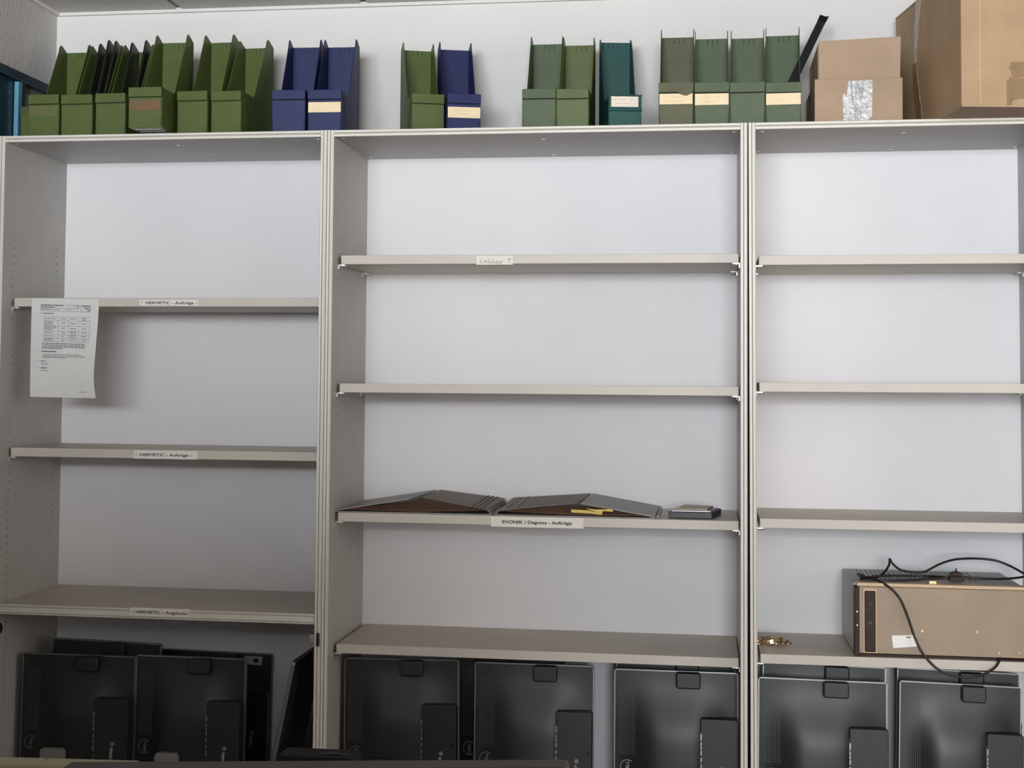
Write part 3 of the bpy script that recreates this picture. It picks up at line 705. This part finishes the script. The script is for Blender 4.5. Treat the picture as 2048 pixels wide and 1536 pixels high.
path2 = [c3(1722, 1153, IY0+.08), c3(1716, 1148, IY0+.12), c3(1745, 1157, IY0+.09), c3(1765, 1148, IY0+.12), c3(1778, 1130, IY0+.16), c3(1779.5, 1118, IY0+.17), c3(1786, 1128, IY0+.17), c3(1802, 1140, IY0+.16), c3(1830, 1145, IY0+.15), c3(1850, 1143, IY0+.15), c3(1880, 1128, IY0+.17), c3(1910, 1119, IY0+.19), c3(1950, 1117, IY0+.20), c3(1990, 1121, IY0+.20), c3(2020, 1132, IY0+.19), c3(2046, 1146, IY0+.17)]
b.tube(bez(path2), .0033, 0, 8)
path3 = [c3(2046, 1146, IY0+.17), c3(2050, 1153, IY0+.14), c3(2000, 1158, IY0+.08), c3(1926, 1155, IY0+.08), c3(1880, 1156, IY0+.09), c3(1800, 1161, IY0+.05), c3(1740, 1160, IY0+.05), c3(1722, 1158, IY0+.06), c3(1760, 1152, IY0+.10), c3(1840, 1152, IY0+.12), c3(1890, 1154, IY0+.09)]
b.tube(bez(path3), .0033, 0, 8)
b.build('power_cable', 'cable', r)
p = c3(1912, 1151, IY0+.08)
b = MB(); b.box(p.x-.019, p.x+.019, p.y-.014, p.y+.014, IZ+.2015, IZ+.2165, 0)
b.prism([(p.x-.017, IZ+.2165), (p.x+.017, IZ+.2165), (p.x+.014, IZ+.224), (p.x+.007, IZ+.228), (p.x-.007, IZ+.228), (p.x-.014, IZ+.224)], p.y-.012, p.y+.012, 'y')
o = b.build('mains_plug', 'brown', r, bevel=.002)
b = MB(); b.cyl((p.x, p.y, IZ+.227), (0, 0, 1), .0022, .010, 0, 10); b.build('plug_pin', 'cable', o)
p = c3(1864, 1159, IY0+.03)
MB().box(p.x-.010, p.x+.010, IY0+.016, IY0+.022, IZ+.200, IZ+.2085).build('latch', 'brass', r, bevel=.001)

# heap of brass shelf pins
LBL = 'tiny brass shelf pin in the heap at the left end of the low right shelf'
for i in range(24):
    b = MB(); L_ = .015+random.random()*.003
    b.cyl((0, 0, 0), (1, 0, 0), .0024, L_, 0, 8); b.box(L_, L_+.0012, -.0045, .0045, -.0055, .0055, 0)
    if i % 3 == 0: b.box(0, .011, -.006, .006, .0024, .0036, 0)
    o = b.build('brass_shelf_pin', 'brass')
    t_ = i/23; px = 1519+55*t_; layer = 0 if i % 3 else 1
    if 7 < i < 18 and i % 2: layer = 2
    o.location = (1.238+.070*t_+random.uniform(-.003, .003), (.222+random.uniform(-.022, .022)), I_+.0058+layer*.0062)
    o.rotation_euler = (random.uniform(0, 6), random.uniform(-.25, .25), random.uniform(0, 6.28))
    tag(o, LBL, 'shelf pin', 'heap of brass shelf pins')
b = MB(); b.box(0, .017, 0, .018, 0, .0125); b.box(-.001, .018, -.001, .019, .0125, .014)
o = b.build('brass_block', 'brass', None, bevel=.001); o.location = (1.2245, .215, I_+.0004); tag(o, 'square brass fitting beside the post, next to the heap of shelf pins', 'fitting')

# ------------------------------------------------------------------ computers standing on edge in the bottom bays
ZB = .0885
AW, AH = .345, .555
def make_computer():
    """all-in-one computer seen from behind, stood on its short side: origin bottom left, screen towards +y"""
    root = thing('all_in_one_computer', 'x', 'computer')
    def rr(x0, x1, z0, z1, r_, n=5):
        out = []
        for cx, cz, a0 in ((x1-r_, z0+r_, -90), (x1-r_, z1-r_, 0), (x0+r_, z1-r_, 90), (x0+r_, z0+r_, 180)):
            for k in range(n+1):
                a = math.radians(a0+90*k/n); out.append((cx+r_*math.cos(a), cz+r_*math.sin(a)))
        return out
    MB().prism(rr(0, AW, 0, AH, .008), .028, .044, 'y').build('bezel', 'silver', root)
    MB().prism(rr(.003, AW-.003, .003, AH-.003, .006), .044, .046, 'y').build('screen', 'blks', root)
    # domed rear cover
    N, K = 20, 28; mb = MB(); vs = []
    def bulge(u, v):
        e = lambda t: min(1, t/.34)
        s_ = lambda t: t*t*(3-2*t)
        return .036*s_(e(min(u, 1-u)))*s_(e(min(v, 1-v)))*(.55+.45*math.sin(math.pi*u)*math.sin(math.pi*v))
    for j in range(K+1):
        for i in range(N+1):
            u, v = i/N, j/K; vs.append((.0032+(AW-.0064)*u, .0275-bulge(u, v), .0032+(AH-.0064)*v))
    mb.add(vs, [(j*(N+1)+i, j*(N+1)+i+1, (j+1)*(N+1)+i+1, (j+1)*(N+1)+i) for j in range(K) for i in range(N)], 0, True)
    mb.box(.0032, AW-.0032, .0276, .030, .0032, AH-.0032)
    mb.build('rear_cover', 'blkm', root)
    cx = AW*.60
    b = MB(); b.prism(rr(cx-.034, cx+.034, AH-.044, AH-.001, .007), -.006, .026, 'y'); b.build('latch_boss', 'blkm', root, bevel=.004, seg=3)
    # connector block at the lower right
    x0 = AW-.104
    b = MB(); b.prism(rr(x0, AW-.002, .10, AH-.120, .006), -.020, .027, 'y'); pb = b.build('connector_block', 'blkm', root, bevel=.002)
    b = MB(); b.box(x0-.0006, x0+.0006, -.014, .010, .14, AH-.155); b.box(x0-.0008, x0+.0035, -.0206, -.0198, .15, AH-.160)
    rnd = random.Random(3); z = .15
    b.build('port_strip', 'silver', pb)
    b = MB()
    while z < AH-.17:
        h_ = rnd.uniform(.002, .009); b.box(x0-.0009+rnd.choice((0, .0014, .0022)), x0+.0040, -.0209, -.0204, z, z+h_); z += h_+rnd.uniform(.002, .014)
    for k in range(3): b.box(x0+.014, x0+.017, -.0205, -.0199, AH-.17-k*.02, AH-.174-k*.02+.001)
    b.box(AW-.018, AW-.008, -.0205, -.0199, AH-.215, AH-.212); b.box(AW-.018, AW-.008, -.0205, -.0199, AH-.235, AH-.226)
    b.build('ports', 'blk', pb)  # the block's small ports, joined into one mesh
    b = MB(); b.cyl((AW-.045, -.02, AH-.252), (0, -1, 0), .006, .002, 0, 16); b.tube([(AW-.048, -.0205, AH-.262), (AW-.050, -.0205, AH-.30)], .005, 0, 8)
    b.build('lock_slot', 'greym', pb)
    # vent field at the left: fine dark slots with light lips
    b = MB(); r0 = 0
    for j in range(33):
        for i in range(8):
            xx = .016+i*.0058; zz = AH-.045-j*.0058; u, v = (xx-.0032)/(AW-.0064), (zz-.0032)/(AH-.0064)
            yy = .0275-bulge(u, v)
            b.box(xx, xx+.0026, yy-.0012, yy+.001, zz, zz+.003)
    b.build('vent_grille', 'vent', root)
    # round badge with four letters, turned on its side
    b = MB(); n = 40; cxx, cz, R1, R2 = .038, AH-.265, .020, .0182
    u, v = (cxx)/(AW), cz/AH; yy = .0275-bulge(u, v)-.0035
    ring = []
    for k in range(n):
        a = 2*math.pi*k/n; ring.append((cxx+R1*math.cos(a), yy, cz+R1*math.sin(a))); ring.append((cxx+R2*math.cos(a), yy, cz+R2*math.sin(a)))
    b.add(ring, [(2*k, 2*k+1, (2*k+3) % (2*n), (2*k+2) % (2*n)) for k in range(n)], 0)
    text_on(b, 'DELL', .0115, cxx+.0042, cz-.0155, yy, .031, .0004, 0, vertical=True)
    b.build('badge', 'silver', root)
    return root
def add_hinge(root, m, lab_):
    b = MB(); x0 = .088
    pts = [(x0, .16), (x0+.072, .16), (x0+.072, AH-.282), (x0+.069, AH-.274), (x0+.062, AH-.270), (x0+.010, AH-.270), (x0+.003, AH-.274), (x0, AH-.282)]
    b.prism(pts, -.036, -.012, 'y'); o = b.build('stand_hinge', m, root, bevel=.003); tag(o, lab_)
proto = make_computer()
GC = 'all-in-one computers stored on edge in the bottom bays'
specs = [ # left px, top px y, right px, Y, lean back, roll, label
    ('row of dark computers', 0)]
def place(px0, pxr, pyt, Y, label, pitch_=-.03, roll_=0., hinge_=None, first=False):
    o = proto if first else copy_tree(proto)
    tl = at(px0, pyt, Y); tr = at(pxr, pyt, Y)
    sx = (tr.x-tl.x)/AW; ztop = tl.z
    hgt = ztop-ZB-.002
    o.location = (tl.x, Y+.02, ZB+.001)
    o.rotation_euler = (pitch_, roll_, 0)
    o.scale = (sx, 1, hgt/AH)
    tag(o, label, 'computer', GC)
    if hinge_: add_hinge(o, *hinge_)
    return o
# copies are made before anything is added to the first one
c2 = place(257, 479, 1316, .075, 'second computer in the left bay, half overlapping a taller one behind', -.03, 0)
c3_ = place(80, 300, 1281, .19, 'computer of which only the top shows, behind the leftmost computer', -.03, .02)
c4 = place(305, 534, 1301, .385, 'computer with a small grey sticker in its top right corner', 0, .012)
c4.scale.y = .8
c6 = place(683, 916, 1322, .085, 'leftmost computer in the middle bay', -.04, -.015)
c7 = place(943, 1185, 1330, .085, 'middle computer in the middle bay, with a badge half hidden', -.03, 0)
c8 = place(1226, 1478, 1344, .080, 'rightmost computer in the middle bay, next to the double post', -.03, .0)
c9 = place(912, 1128, 1312, .20, 'dark computer hidden behind the leftmost two of the middle bay', -.02, 0)
c10 = place(1228, 1469, 1327, .19, 'dark computer behind the rightmost one of the middle bay', -.02, .006)
c11 = place(1515, 1777, 1361, .080, 'front computer at the left of the right bay, below the brass pins', -.03, .008)
c12 = place(1519, 1769, 1328, .185, 'computer standing directly behind the front left one in the right bay', -.03, .02)
c13 = place(1797, 2044, 1368, .080, 'front computer at the right of the right bay, below the cable loop', -.03, .02)
c14 = place(1792, 2040, 1341, .185, 'computer behind the right one in the right bay, under the tan instrument', -.03, .02)
c5 = copy_tree(proto)
c1 = place(27, 256, 1311, .080, 'leftmost computer, standing against the left side panel', -.03, 0, None, first=True)
add_hinge(c1, 'greym', 'grey metal hinge tab'); add_hinge(c2, 'greym', 'grey metal hinge tab'); add_hinge(c6, 'blkm', None)
# sticker on the computer behind
b = MB(); p = at(490.5, 1312, .13); q = at(524.5, 1329, .13)
sx_ = c4.scale.x
loc = Matrix.LocRotScale(c4.location, c4.rotation_euler.to_quaternion(), c4.scale).inverted()
def L4(px, py): v = loc @ at(px, py, c4.location.y+.02); return (v.x, v.z)
c_ = [L4(491, 1311), L4(526, 1313), L4(524, 1329.5), L4(490, 1327)]
b.prism(c_, .0125, .0275, 'y', 0)
m_ = L4(514, 1320); b.add([(m_[0]+.0085*math.cos(k/24*2*math.pi), .0121, m_[1]+.0075*math.sin(k/24*2*math.pi)) for k in range(24)], [tuple(range(24))], 1)
for yy in (1314, 1317, 1320, 1323, 1325):
    e0, e1 = L4(494, yy), L4(503, yy+.5); stroke(b, [e0, e1], .0008, .0121, 1)
for yy in (1316, 1318.5, 1321, 1323.5):
    e0, e1 = L4(505, yy), L4(508, yy+.5); stroke(b, [e0, e1], .0008, .0121, 1)
tag(b.build('sticker', ['grey', 'blk'], c4), 'grey printed sticker with a dark round dot')
# the edge-on one: screen turned to the right, top leaning on the side panel
pt = at(584, 1333, .03); pb_ = at(549, 1505, .03)
lean = math.atan2(pt.x-pb_.x, pt.z-pb_.z)
c5.location = (pt.x-(pt.z-ZB)*math.tan(lean)+.031, .025, ZB+.010)
c5.rotation_euler = (0, lean, -math.pi/2)
R5 = Matrix.Rotation(lean, 4, 'Y') @ Matrix.Rotation(math.pi/2, 4, 'Z')
c5.rotation_euler = R5.to_euler()
hz = (pt.z-ZB)/math.cos(lean)
c5.scale = (1.0, .7, hz/AH)
tag(c5, 'computer turned edge-on, leaning against the right side of the left bay', 'computer', GC)

# ------------------------------------------------------------------ desk with screens in front
DZ = .74
r = thing('office_desk', 'low desk edge in front of the bookcases, below the picture', 'desk', (0, -2.95, 0))
b = MB(); b.box(-.55, .95, -.35, .35, DZ-.028, DZ); b.build('desk_top', 'shelf', r, bevel=.002)
for sx in (-.50, .87):
    for sy in (-.31, .27): MB().box(sx, sx+.04, sy, sy+.04, 0, DZ-.028).build('leg', 'greym', r, bevel=.002)
def screen(label, pxl, pxr, py_l, py_r, Y, m, hgt_to, icon=False, depth=.035, strip_h=None):
    a_ = at(pxl, py_l, Y+depth); c_ = at(pxr, py_r, Y+depth)
    w_ = c_.x-a_.x; top = (a_.z+c_.z)/2; cx = (a_.x+c_.x)/2
    rt = thing('desk_monitor', label, 'monitor', (cx, Y, DZ+.0005), (0, -math.atan2(c_.z-a_.z, w_), 0))
    h_ = top-DZ
    b = MB(); b.box(-w_/2, w_/2, 0, depth, .07, h_); b.build('housing', m, rt, bevel=.004, seg=3)
    if strip_h: MB().box(-w_/2+.004, w_/2-.05, -.0015, .001, .09, h_-strip_h).build('screen', 'blks', rt)
    else: MB().box(-w_/2+.015, w_/2-.015, -.001, .001, .09, h_-.018).build('screen', 'blks', rt)
    MB().box(-.03, .03, depth*.3, depth*.9, .006, .12).build('stand_neck', m, rt, bevel=.003)
    MB().box(-.09, .09, -.04, .12, 0, .008).build('stand_foot', m, rt, bevel=.003)
    return rt, w_, h_, rt
s1, w_, h_, _ = screen('dark brown-black monitor whose top edge shows at the bottom of the picture', 180, 1183, 1524, 1519, -2.9, 'brnblk', 0)
s2, w2, h2, _ = screen('beige edged device with a small lock symbol at bottom left', -260, 297, 1506, 1521, -2.72, 'beige', 0, strip_h=.007, depth=.024)
b = MB()
p = at(106, 1520, -2.72); lx, lz = p.x-s2.location.x, p.z-s2.location.z
stroke(b, [(lx-.0014, lz-.0012), (lx+.0014, lz-.0012)], .0006, -.0008, 0)
b.tube([(lx+.0009*math.cos(t*math.pi/6), -.0006, lz+.0002+.0011*math.sin(t*math.pi/6)) for t in range(-1, 8)], .0002, 0, 5)
b.build('lock_symbol', 'ink', s2)
# black device with cable arch behind the dark monitor
p = at(548, 1506, -2.55); q = at(706, 1512, -2.55)
r = thing('phone_dock', 'black rounded device with a thin cable arch below the double post', 'device', ((p.x+q.x)/2, -2.55-.0, DZ+.0005))
w_ = q.x-p.x; h_ = p.z-DZ
b = MB(); b.box(-w_/2, w_/2, 0, .05, 0, h_-.004); b.build('housing', 'blkd', r, bevel=.006, seg=3)

P_arch = [at(598, 1521, -2.53), at(620, 1514, -2.53), at(648, 1508.5, -2.53), at(676, 1508, -2.53), at(700, 1513, -2.53)]
b = MB(); b.tube([(p.x-r.location.x, p.y-r.location.y, p.z-r.location.z) for p in bez(P_arch, 5)], .0016, 0, 8)
b.build('cable', 'blkm', r)
# unseen blocker shaped like a tall cupboard, added to shade the lower left
r = thing('light_blocker', 'unseen grey cupboard-shaped blocker added behind the camera to shade the lower left', 'light blocker', (-.03, -4.75, 0))
b = MB(); b.box(-.98, 1.12, -.21, .21, .04, 1.735); b.build('body', 'greym', r, bevel=.003)
for x0 in (-.978, .071): MB().box(x0, x0+1.045, .21, .228, .045, 1.73).build('door', 'greym', r, bevel=.002)
for x0 in (-.03, .05): MB().box(x0, x0+.012, .228, .245, .85, 1.0).build('handle', 'silver', r, bevel=.002)
MB().box(-.96, .98, -.19, .19, 0, .04).build('plinth', 'blk', r)
